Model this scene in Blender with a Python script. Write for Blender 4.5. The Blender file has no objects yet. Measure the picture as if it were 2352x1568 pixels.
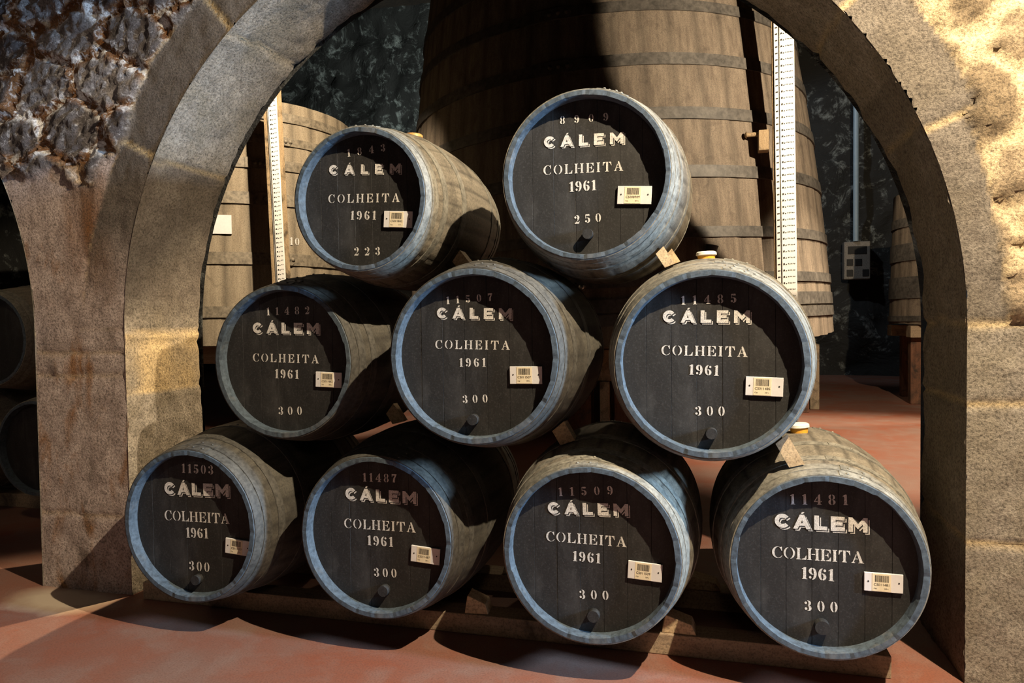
import bpy, bmesh, math, random
import numpy as np
from mathutils import Vector, Matrix, noise
from mathutils.geometry import tessellate_polygon

D = bpy.data
S = bpy.context.scene
COL = S.collection
random.seed(7)

# ------------------------------------------------------------------ camera
FPX, CAM_Y, CAM_Z = 1646.88, -2.5704, 1.2905
YAW, PITCH, ROLL = 0.2625, -0.0308, -0.0125
cd = D.cameras.new('camera'); cam = D.objects.new('camera', cd); COL.objects.link(cam)
cd.sensor_fit = 'HORIZONTAL'; cd.sensor_width = 36.0; cd.lens = FPX * 36.0 / 2352
cd.clip_start = 0.05; cd.clip_end = 200
_f = Vector((-math.sin(YAW) * math.cos(PITCH), math.cos(YAW) * math.cos(PITCH), math.sin(PITCH)))
_r = Vector((math.cos(YAW), math.sin(YAW), 0)); _u = _r.cross(_f)
_r2 = _r * math.cos(ROLL) + _u * math.sin(ROLL); _u2 = -_r * math.sin(ROLL) + _u * math.cos(ROLL)
cam.matrix_world = Matrix(((_r2.x, _u2.x, -_f.x, 0), (_r2.y, _u2.y, -_f.y, CAM_Y), (_r2.z, _u2.z, -_f.z, CAM_Z), (0, 0, 0, 1)))
S.camera = cam
S.view_settings.view_transform = 'Standard'; S.view_settings.look = 'None'
S.view_settings.gamma = 1.0; S.view_settings.use_curve_mapping = False
S.view_settings.exposure = 0.0

# ------------------------------------------------------------------ world and lamps
w = D.worlds.new('world'); S.world = w; w.use_nodes = True
w.node_tree.nodes['Background'].inputs[0].default_value = (0.75, 0.85, 1.0, 1)
w.node_tree.nodes['Background'].inputs[1].default_value = 0.006

def lamp(kind, name, loc, target, power, col, size=0.03, cone=None, blend=0.2, size_y=None):
    l = D.lights.new(name, kind); l.energy = power; l.color = col
    if kind == 'AREA':
        l.shape = 'RECTANGLE'; l.size = size; l.size_y = size_y or size
    else:
        l.shadow_soft_size = size
    if kind == 'SPOT':
        l.spot_size = math.radians(cone); l.spot_blend = blend
    o = D.objects.new(name, l); COL.objects.link(o); o.location = loc
    o.rotation_euler = (Vector(target) - Vector(loc)).to_track_quat('-Z', 'Y').to_euler()
    return o
WARM = (1.0, 0.80, 0.55); WARM2 = (1.0, 0.74, 0.45); COOL = (0.45, 0.70, 1.0)
lamp('SPOT', 'front_light', (1.55, -1.45, 3.95), (-0.6, 0.0, 0.8), 1600, WARM, 0.02, 77, 0.25)
lamp('SPOT', 'wall_fill', (1.25, -0.75, 4.1), (1.05, 0.3, 2.2), 170, WARM, 0.03, 62, 0.8)  # added spot that brightens the upper right wall
lamp('AREA', 'skylight', (4.6, -0.95, 2.25), (-1.6, 0.0, 1.5), 700, COOL, 0.5, size_y=0.6)
lamp('SPOT', 'cellar_light', (2.4, 2.9, 3.7), (1.75, 5.3, 3.8), 1000, WARM, 0.03, 97, 0.06)
lamp('SPOT', 'cellar_light', (0.15, 2.8, 3.5), (-1.0, 0.6, 1.6), 60, WARM, 0.06, 50, 0.7)
lamp('POINT', 'hall_fill', (0.3, -5.2, 2.9), (0, 0, 0), 24, (1.0, 0.74, 0.52), 0.25)  # added weak front fill in place of the hall's ambient light
lamp('SPOT', 'cellar_light', (-1.0, 2.7, 3.6), (-2.65, 0.5, 0.78), 1300, WARM2, 0.05, 23, 0.7)
lamp('SPOT', 'front_light', (-3.4, -3.6, 3.3), (-3.1, 0.2, 1.6), 75, (1.0, 0.80, 0.66), 0.1, 48, 0.8)  # added fill for the left wall and pier front
lamp('SPOT', 'cellar_light', (-2.2, 2.0, 4.8), (-4.5, 4.4, 2.8), 1700, WARM, 0.03, 60, 0.3)
lamp('SPOT', 'cellar_light', (0.2, 9.8, 6.6), (3.0, 13.8, 3.4), 260, (0.8, 0.9, 1.0), 0.1, 70, 0.6)  # added to light the right part of the back wall
lamp('SPOT', 'cellar_light', (-3.0, 10.2, 4.2), (-7.4, 13.9, 6.3), 1150, (0.9, 1.0, 0.93), 0.1, 70, 0.8)  # added to bring out the veins of the back wall
lamp('SPOT', 'cellar_light', (3.2, 4.6, 5.4), (2.0, 5.0, 0.0), 3600, WARM, 0.03, 56, 0.6)
lamp('SPOT', 'cellar_light', (1.7, 8.2, 4.0), (3.3, 8.6, 2.2), 60, WARM, 0.03, 60, 0.4)  # added to brighten the vat on posts
lamp('SPOT', 'bay_spot', (-4.3, -0.1, 3.2), (-4.8, 1.3, 1.2), 22, WARM2, 0.03, 50, 0.5)

# ------------------------------------------------------------------ materials
def mat(name, build):
    m = D.materials.new(name); m.use_nodes = True
    nt = m.node_tree; b = nt.nodes['Principled BSDF']
    build(nt, b); return m
def N(nt, t, **kw):
    n = nt.nodes.new(t)
    for k, v in kw.items():
        if k in n.inputs: n.inputs[k].default_value = v
        else: setattr(n, k, v)
    return n
def coords(nt, scale=(1, 1, 1), kind='Object'):
    tc = N(nt, 'ShaderNodeTexCoord'); mp = N(nt, 'ShaderNodeMapping'); mp.inputs['Scale'].default_value = scale
    nt.links.new(tc.outputs[kind], mp.inputs['Vector']); return mp.outputs[0]
def nz(nt, vec, scale, detail=6, rough=0.6, dist=0.0):
    n = N(nt, 'ShaderNodeTexNoise'); n.inputs['Scale'].default_value = scale; n.inputs['Detail'].default_value = detail
    n.inputs['Roughness'].default_value = rough; n.inputs['Distortion'].default_value = dist
    nt.links.new(vec, n.inputs['Vector']); return n.outputs['Fac']
def ramp(nt, fac, stops):
    r = N(nt, 'ShaderNodeValToRGB'); e = r.color_ramp.elements
    while len(e) < len(stops): e.new(0.5)
    for k, (p, c) in enumerate(stops):
        e[k].position = p; e[k].color = (c, c, c, 1) if isinstance(c, (int, float)) else (*c, 1)
    nt.links.new(fac, r.inputs[0]); return r.outputs[0]
def mix(nt, a, b, fac, mode='MIX'):
    m = N(nt, 'ShaderNodeMix', data_type='RGBA', blend_type=mode)
    for s, v in ((6, a), (7, b)):
        if isinstance(v, tuple): m.inputs[s].default_value = (*v, 1)
        else: nt.links.new(v, m.inputs[s])
    if isinstance(fac, (int, float)): m.inputs[0].default_value = fac
    else: nt.links.new(fac, m.inputs[0])
    return m.outputs[2]
def bump(nt, b, h, strength, dist):
    n = N(nt, 'ShaderNodeBump'); n.inputs['Strength'].default_value = strength; n.inputs['Distance'].default_value = dist
    nt.links.new(h, n.inputs['Height']); nt.links.new(n.outputs[0], b.inputs['Normal'])
def attr(nt, name):
    a = N(nt, 'ShaderNodeAttribute'); a.attribute_name = name; return a
def sep(nt, col):
    s = N(nt, 'ShaderNodeSeparateColor'); nt.links.new(col, s.inputs[0]); return s.outputs
def math_(nt, op, a, b=None, clamp=True):
    m = N(nt, 'ShaderNodeMath', operation=op, use_clamp=clamp)
    for i, v in enumerate((a, b)):
        if v is None: continue
        if isinstance(v, (int, float)): m.inputs[i].default_value = v
        else: nt.links.new(v, m.inputs[i])
    return m.outputs[0]

def m_noise(name, c0, c1, scale, rough=0.8, stretch=(1, 1, 1), bs=0.3, bd=0.004, detail=7, lo=0.3, hi=0.7, third=None, metal=0.0, speck=0.55):
    def f(nt, b):
        v = coords(nt, stretch); n1 = nz(nt, v, scale, detail, 0.65); n2 = nz(nt, v, scale * 6, 4, 0.7)
        c = ramp(nt, n1, [(lo, c0), (hi, c1)])
        c = mix(nt, c, (0.0, 0.0, 0.0), ramp(nt, n2, [(0.35, speck), (0.62, 0.0)]))
        if third:
            col, sc, l2, h2 = third
            c = mix(nt, c, col, ramp(nt, nz(nt, v, sc, 6, 0.7, 0.3), [(l2, 0.0), (h2, 1.0)]))
        nt.links.new(c, b.inputs['Base Color']); b.inputs['Roughness'].default_value = rough
        b.inputs['Metallic'].default_value = metal
        bump(nt, b, n2, bs, bd)
    return mat(name, f)

M = {}
def pier_colour(nt):
    v = coords(nt); vs = coords(nt, (1, 1, 0.35)); at = attr(nt, 'cls'); r, g, bl = sep(nt, at.outputs['Color'])[:3]
    fine = nz(nt, v, 90, 5, 0.75); mid = nz(nt, v, 9, 6, 0.6)
    c = ramp(nt, mid, [(0.3, (0.30, 0.235, 0.205)), (0.7, (0.55, 0.46, 0.42))])
    c = mix(nt, c, (0.26, 0.12, 0.04), ramp(nt, nz(nt, vs, 7, 5, 0.6, 0.5), [(0.54, 0.0), (0.68, 0.85)]))
    c = mix(nt, c, (0.055, 0.04, 0.03), ramp(nt, nz(nt, vs, 4.3, 5, 0.65, 0.3), [(0.54, 0.0), (0.68, 0.8)]))
    tc = N(nt, 'ShaderNodeTexCoord'); mp = N(nt, 'ShaderNodeMapping'); mp.inputs['Location'].default_value = (2.83 / .22, 0, -1.75 / .55); mp.inputs['Scale'].default_value = (1 / .22, 0, 1 / .55)
    nt.links.new(tc.outputs['Object'], mp.inputs[0]); ln = N(nt, 'ShaderNodeVectorMath', operation='LENGTH'); nt.links.new(mp.outputs[0], ln.inputs[0])
    rust = math_(nt, 'SUBTRACT', 1.45, math_(nt, 'ADD', ln.outputs['Value'], math_(nt, 'MULTIPLY', nz(nt, vs, 6, 6, 0.7, 0.4), 1.3), False))
    c = mix(nt, c, (0.19, 0.085, 0.03), math_(nt, 'MULTIPLY', rust, 1.1))
    c = mix(nt, c, (0.46, 0.35, 0.23), math_(nt, 'MULTIPLY', r, 0.6))
    return c, fine, mid
def pier_mat(nt, b):
    c, fine, mid = pier_colour(nt)
    c = mix(nt, c, (0.03, 0.026, 0.022), ramp(nt, fine, [(0.33, 0.7), (0.56, 0.0)]))
    nt.links.new(c, b.inputs['Base Color']); b.inputs['Roughness'].default_value = 0.95; b.inputs['Specular IOR Level'].default_value = 0.15
    bump(nt, b, mix(nt, fine, mid, 0.5), 0.6, 0.010)
def stone_mat(nt, b):
    v = coords(nt); at = attr(nt, 'cls'); r, g, bl = sep(nt, at.outputs['Color'])[:3]
    tc = N(nt, 'ShaderNodeTexCoord'); sx = N(nt, 'ShaderNodeSeparateXYZ'); nt.links.new(tc.outputs['Object'], sx.inputs[0])
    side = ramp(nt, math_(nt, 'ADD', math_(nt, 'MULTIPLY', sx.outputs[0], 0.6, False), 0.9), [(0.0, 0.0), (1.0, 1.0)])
    fine = nz(nt, v, 95, 5, 0.75); mid = nz(nt, v, 16, 6, 0.65); big = nz(nt, v, 4.0, 5, 0.6, 0.4)
    # rubble stones, each its own tone; light painted in, dark left to warm right
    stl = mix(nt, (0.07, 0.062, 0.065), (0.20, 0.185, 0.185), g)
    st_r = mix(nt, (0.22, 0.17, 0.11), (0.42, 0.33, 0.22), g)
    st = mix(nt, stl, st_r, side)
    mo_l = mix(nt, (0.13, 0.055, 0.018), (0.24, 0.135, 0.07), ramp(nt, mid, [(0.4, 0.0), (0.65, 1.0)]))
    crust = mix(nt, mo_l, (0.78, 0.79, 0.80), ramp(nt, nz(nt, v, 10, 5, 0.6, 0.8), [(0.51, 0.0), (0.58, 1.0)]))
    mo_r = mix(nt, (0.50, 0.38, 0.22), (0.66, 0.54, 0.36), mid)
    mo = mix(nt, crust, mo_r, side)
    rub = mix(nt, st, mo, r)
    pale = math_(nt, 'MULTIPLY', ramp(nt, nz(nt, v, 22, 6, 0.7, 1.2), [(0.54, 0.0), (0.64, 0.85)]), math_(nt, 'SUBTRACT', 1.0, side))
    rub = mix(nt, rub, (0.50, 0.50, 0.52), pale)
    # dressed granite
    gr = ramp(nt, mid, [(0.28, (0.20, 0.175, 0.145)), (0.72, (0.40, 0.365, 0.31))])
    gr = mix(nt, gr, (0.24, 0.21, 0.16), ramp(nt, big, [(0.45, 0.0), (0.6, 0.7)]))
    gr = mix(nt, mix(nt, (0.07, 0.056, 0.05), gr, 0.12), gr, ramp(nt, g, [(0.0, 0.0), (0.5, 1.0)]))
    gr = mix(nt, gr, (0.60, 0.46, 0.25), math_(nt, 'MULTIPLY', r, 0.8))
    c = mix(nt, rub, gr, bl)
    c = mix(nt, c, pier_colour(nt)[0], at.outputs['Alpha'])
    c = mix(nt, c, (0.03, 0.026, 0.022), ramp(nt, fine, [(0.33, 0.8), (0.56, 0.0)]))
    c = mix(nt, c, (0.75, 0.72, 0.66), ramp(nt, fine, [(0.66, 0.0), (0.78, 0.5)]))
    nt.links.new(c, b.inputs['Base Color']); b.inputs['Roughness'].default_value = 0.95; b.inputs['Specular IOR Level'].default_value = 0.15
    bump(nt, b, mix(nt, fine, mid, 0.5), 0.9, 0.016)
M['stone'] = mat('rubble_and_granite', stone_mat)
M['pier'] = mat('stained_pier_stone', pier_mat)
def rock_mat(nt, b):
    v = coords(nt, (1, 1, 1.0)); n = nz(nt, v, 0.9, 8, 0.68, 0.9)
    vein = ramp(nt, n, [(0.44, 0.0), (0.50, 1.0), (0.56, 0.0)])
    spot = ramp(nt, nz(nt, v, 3.0, 7, 0.75, 0.6), [(0.50, 0.0), (0.68, 1.0)])
    c = mix(nt, (0.022, 0.022, 0.021), (0.42, 0.46, 0.44), math_(nt, 'MULTIPLY', vein, spot))
    nt.links.new(c, b.inputs['Base Color']); b.inputs['Roughness'].default_value = 0.85
    bump(nt, b, n, 0.8, 0.15)
M['rock'] = mat('dark_rock_with_salt_veins', rock_mat)
def floor_mat(nt, b):
    v = coords(nt); n1 = nz(nt, v, 1.3, 5, 0.6, 0.6); n2 = nz(nt, v, 140, 4, 0.7); n3 = nz(nt, v, 5, 6, 0.65, 0.4)
    c = ramp(nt, n1, [(0.36, (0.215, 0.068, 0.037)), (0.64, (0.19, 0.106, 0.082))])
    c = mix(nt, c, (0.22, 0.155, 0.13), ramp(nt, n3, [(0.48, 0.0), (0.72, 0.55)]))
    c = mix(nt, c, (0.08, 0.04, 0.03), ramp(nt, n2, [(0.34, 0.5), (0.55, 0.0)]))
    # pale cement smear round the pier foot
    tc = N(nt, 'ShaderNodeTexCoord'); mp = N(nt, 'ShaderNodeMapping'); mp.vector_type = 'POINT'
    mp.inputs['Location'].default_value = (2.92 * 2.6, -0.10 * 5, 0); mp.inputs['Scale'].default_value = (2.6, 5, 1)
    nt.links.new(tc.outputs['Object'], mp.inputs[0]); ln = N(nt, 'ShaderNodeVectorMath', operation='LENGTH'); nt.links.new(mp.outputs[0], ln.inputs[0])
    sm = math_(nt, 'SUBTRACT', 1.25, math_(nt, 'ADD', ln.outputs['Value'], math_(nt, 'MULTIPLY', n3, 0.7), False))
    c = mix(nt, c, (0.44, 0.36, 0.27), math_(nt, 'MULTIPLY', sm, 2.0))
    nt.links.new(c, b.inputs['Base Color']); b.inputs['Roughness'].default_value = 0.62
    bump(nt, b, n2, 0.25, 0.002)
M['floor'] = mat('red_painted_concrete', floor_mat)

def wood(name, c0, c1, axis, dark=(0.02, 0.017, 0.013), scale=5.0, stain=(0.5, 0.66), rough=0.8, planks=None):
    def f(nt, b):
        st = [1, 1, 1]; st[axis] = 0.12; v = coords(nt, tuple(s * 6 for s in st)); vv = coords(nt)
        g = nz(nt, v, scale, 7, 0.7); big = nz(nt, vv, 5.0, 6, 0.65, 0.5); fine = nz(nt, vv, 120, 4, 0.7)
        c = ramp(nt, g, [(0.3, c0), (0.7, c1)])
        c = mix(nt, c, dark, ramp(nt, big, [(stain[0], 0.0), (stain[1], 0.8)]))
        if planks:
            a = attr(nt, 'stave'); c = mix(nt, c, (0, 0, 0), math_(nt, 'MULTIPLY', a.outputs['Fac'], planks))
        c = mix(nt, c, (0.01, 0.01, 0.01), ramp(nt, fine, [(0.34, 0.5), (0.55, 0.0)]))
        nt.links.new(c, b.inputs['Base Color']); b.inputs['Roughness'].default_value = rough
        bump(nt, b, mix(nt, g, fine, 0.5), 0.4, 0.004)
    return mat(name, f)
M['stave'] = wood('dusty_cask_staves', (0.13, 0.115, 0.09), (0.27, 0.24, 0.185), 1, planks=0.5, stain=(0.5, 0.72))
M['stave_dark'] = wood('darker_cask_staves', (0.045, 0.041, 0.033), (0.105, 0.096, 0.074), 1, planks=0.4, stain=(0.5, 0.72))  # darker stave tone for the left casks of the lower rows
M['vat'] = wood('brown_vat_staves', (0.105, 0.080, 0.060), (0.235, 0.190, 0.145), 2, dark=(0.04, 0.028, 0.02), planks=0.35, scale=3.0, stain=(0.55, 0.8))
M['vat2'] = wood('pale_vat_staves', (0.22, 0.175, 0.12), (0.36, 0.30, 0.215), 2, dark=(0.07, 0.05, 0.03), planks=0.45, scale=3.0, stain=(0.6, 0.85))
M['rail'] = wood('dark_rail_wood', (0.25, 0.18, 0.12), (0.42, 0.32, 0.21), 0, stain=(0.55, 0.75))
M['chock'] = wood('raw_chock_wood', (0.46, 0.33, 0.19), (0.64, 0.49, 0.30), 0, dark=(0.16, 0.10, 0.05), stain=(0.56, 0.8))
M['post'] = wood('reddish_post_wood', (0.10, 0.04, 0.02), (0.22, 0.10, 0.055), 2)
M['palepost'] = wood('pale_post_wood', (0.30, 0.23, 0.15), (0.44, 0.35, 0.24), 2)
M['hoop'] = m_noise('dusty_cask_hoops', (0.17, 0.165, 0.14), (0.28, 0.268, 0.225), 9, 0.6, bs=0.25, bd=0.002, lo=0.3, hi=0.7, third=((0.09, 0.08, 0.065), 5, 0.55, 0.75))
M['hoop_dark'] = m_noise('darker_cask_hoops', (0.055, 0.053, 0.047), (0.105, 0.10, 0.086), 9, 0.6, bs=0.25, bd=0.002)  # darker hoop tone for the same casks
M['vathoop'] = m_noise('iron_vat_hoops', (0.055, 0.05, 0.046), (0.13, 0.118, 0.105), 3, 0.6, bs=0.2, bd=0.003)
M['vat2hoop'] = m_noise('rusty_beige_vat_hoops', (0.17, 0.14, 0.10), (0.28, 0.24, 0.18), 4, 0.6, bs=0.2, bd=0.003)
M['chime'] = m_noise('blue_grey_chime_paint', (0.050, 0.074, 0.100), (0.080, 0.110, 0.140), 8, 0.7, bs=0.2, bd=0.002, third=((0.14, 0.138, 0.13), 5, 0.56, 0.74))
def head_mat(nt, b):
    v = coords(nt, (1, 1, 0.35)); vv = coords(nt); fine = nz(nt, vv, 150, 5, 0.75); big = nz(nt, v, 9, 6, 0.65, 0.6)
    c = ramp(nt, big, [(0.30, (0.0035, 0.0035, 0.0035)), (0.5, (0.010, 0.0098, 0.0095)), (0.74, (0.036, 0.0355, 0.035))])
    c = mix(nt, c, (0.10, 0.10, 0.102), ramp(nt, fine, [(0.52, 0.0), (0.75, 0.32)]))
    a = attr(nt, 'stave'); c = mix(nt, c, (0, 0, 0), math_(nt, 'MULTIPLY', a.outputs['Fac'], 0.18))
    nt.links.new(c, b.inputs['Base Color']); b.inputs['Roughness'].default_value = 0.7
    bump(nt, b, fine, 0.25, 0.002)
M['head'] = mat('black_painted_head', head_mat)
M['ink'] = m_noise('black_stencil_paint', (0.02, 0.02, 0.02), (0.03, 0.03, 0.03), 30, 0.7)
M['letter'] = m_noise('worn_white_stencil_paint', (0.60, 0.585, 0.55), (0.80, 0.785, 0.75), 60, 0.7, bs=0.1, bd=0.0005, third=((0.25, 0.24, 0.23), 90, 0.62, 0.8))
M['plate'] = m_noise('white_plastic_plate', (0.66, 0.66, 0.67), (0.72, 0.72, 0.73), 8, 0.35, bs=0.02, bd=0.0005, speck=0.06)
M['sticker'] = m_noise('cream_paper', (0.72, 0.64, 0.46), (0.78, 0.70, 0.52), 20, 0.6, bs=0.02, bd=0.0005, speck=0.06)
M['print'] = m_noise('black_print', (0.015, 0.014, 0.012), (0.03, 0.028, 0.025), 20, 0.6)
M['bung_o'] = m_noise('amber_silicone', (0.80, 0.38, 0.04), (0.86, 0.46, 0.06), 12, 0.4, bs=0.02, speck=0.06)
M['bung_w'] = m_noise('white_silicone', (0.84, 0.82, 0.74), (0.88, 0.86, 0.78), 12, 0.35, bs=0.02, speck=0.06)
M['bung_r'] = m_noise('orange_brown_silicone', (0.55, 0.26, 0.07), (0.66, 0.34, 0.10), 12, 0.45, bs=0.02, speck=0.06)
M['gauge'] = m_noise('white_gauge_board', (0.78, 0.77, 0.74), (0.86, 0.85, 0.82), 8, 0.5, bs=0.02, speck=0.06)
M['gaugewood'] = wood('gauge_backing_wood', (0.32, 0.22, 0.12), (0.46, 0.34, 0.20), 2)
M['pipe'] = m_noise('blue_grey_conduit', (0.30, 0.42, 0.52), (0.38, 0.50, 0.60), 10, 0.4, speck=0.06)
M['box'] = m_noise('grey_panel_steel', (0.30, 0.27, 0.23), (0.38, 0.34, 0.29), 10, 0.5)
M['steel'] = m_noise('worn_steel', (0.35, 0.34, 0.32), (0.55, 0.54, 0.52), 20, 0.35, metal=0.9)
M['ceil'] = m_noise('dark_roof_boards', (0.02, 0.014, 0.01), (0.045, 0.03, 0.02), 3, 0.9)
M['valve'] = m_noise('blue_black_rubber', (0.02, 0.025, 0.035), (0.04, 0.05, 0.065), 12, 0.5)

# ------------------------------------------------------------------ object helpers
def mesh_obj(name, verts, faces, mats, parent=None, fmat=None, smooth=False, fattr=None):
    me = D.meshes.new(name); me.from_pydata([tuple(v) for v in verts], [], faces)
    for m in (mats if isinstance(mats, (list, tuple)) else [mats]): me.materials.append(m)
    if fmat is not None: me.polygons.foreach_set('material_index', fmat)
    if smooth is True: me.polygons.foreach_set('use_smooth', [True] * len(faces))
    elif smooth: me.polygons.foreach_set('use_smooth', smooth)
    if fattr:
        for k, vals in fattr.items():
            if len(vals) and hasattr(vals[0], '__len__'):
                a = me.color_attributes.new(k, 'FLOAT_COLOR', 'POINT')
                a.data.foreach_set('color', np.asarray(vals, dtype=np.float32).ravel())
            else:
                a = me.attributes.new(k, 'FLOAT', 'POINT'); a.data.foreach_set('value', np.asarray(vals, dtype=np.float32))
    me.update()
    o = D.objects.new(name, me); COL.objects.link(o)
    if parent: o.parent = parent
    return o
def tag(o, label=None, cat=None, group=None, kind=None):
    for k, v in (('label', label), ('category', cat), ('group', group), ('kind', kind)):
        if v: o[k] = v
    return o
def empty(name, loc, label, cat, group=None, rz=0.0):
    o = D.objects.new(name, None); COL.objects.link(o); o.location = loc; o.rotation_euler = (0, 0, rz)
    o.empty_display_size = 0.1
    return tag(o, label, cat, group)
class MB:
    def __init__(s): s.v = []; s.f = []; s.m = []; s.s = []
    def add(s, vs, fs, mi=0, smooth=False):
        n = len(s.v); s.v += [tuple(v) for v in vs]; s.f += [tuple(i + n for i in f) for f in fs]
        s.m += [mi] * len(fs); s.s += [smooth] * len(fs)
    def box(s, lo, hi, mi=0, M4=None, taper=None):
        (x0, y0, z0), (x1, y1, z1) = lo, hi
        vs = [Vector(p) for p in ((x0, y0, z0), (x1, y0, z0), (x1, y1, z0), (x0, y1, z0), (x0, y0, z1), (x1, y0, z1), (x1, y1, z1), (x0, y1, z1))]
        if M4 is not None: vs = [M4 @ v for v in vs]
        s.add(vs, [(0, 3, 2, 1), (4, 5, 6, 7), (0, 1, 5, 4), (1, 2, 6, 5), (2, 3, 7, 6), (3, 0, 4, 7)], mi)
    def tube(s, p0, p1, r0, r1=None, n=20, mi=0, cap=True):
        r1 = r0 if r1 is None else r1; p0 = Vector(p0); p1 = Vector(p1); d = (p1 - p0).normalized()
        a = d.orthogonal().normalized(); b = d.cross(a); vs = []
        for p, r in ((p0, r0), (p1, r1)):
            vs += [p + (a * math.cos(t) + b * math.sin(t)) * r for t in [2 * math.pi * k / n for k in range(n)]]
        s.add(vs, [(k, (k + 1) % n, n + (k + 1) % n, n + k) for k in range(n)], mi, True)
        if cap: s.add(vs, [tuple(range(n))[::-1], tuple(range(n, 2 * n))], mi)
    def dome(s, c, d, r, h, n=10, mi=0):
        c = Vector(c); d = Vector(d).normalized(); a = d.orthogonal().normalized(); b = d.cross(a); vs = []; fs = []; R = 3
        for j in range(R):
            ph = j / R * math.pi / 2
            vs += [c + d * (h * math.sin(ph)) + (a * math.cos(t) + b * math.sin(t)) * r * math.cos(ph) for t in [2 * math.pi * k / n for k in range(n)]]
        vs.append(c + d * h)
        for j in range(R - 1): fs += [(j * n + k, j * n + (k + 1) % n, (j + 1) * n + (k + 1) % n, (j + 1) * n + k) for k in range(n)]
        fs += [((R - 1) * n + k, (R - 1) * n + (k + 1) % n, len(vs) - 1) for k in range(n)]
        s.add(vs, fs, mi, True)
    def build(s, name, mats, parent=None, bevel=0.0, seg=2):
        o = mesh_obj(name, s.v, s.f, mats, parent, s.m, s.s)
        if bevel:
            md = o.modifiers.new('bevel', 'BEVEL'); md.width = bevel; md.segments = seg; md.limit_method = 'ANGLE'; md.angle_limit = math.radians(40)
        return o

# ------------------------------------------------------------------ the setting
CX, CZ, CR = -0.882, 1.255, 1.754          # central arch
LX, LR = -4.905, 1.735                     # arch of the bay on the left
WY, WT = 0.22, 0.52                        # wall front plane and thickness
def nse(x, y, z): return noise.noise((x, y, z))
def fbm(x, y, z, o=4): return noise.fractal((x, y, z), 0.9, 2.0, o)

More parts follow.
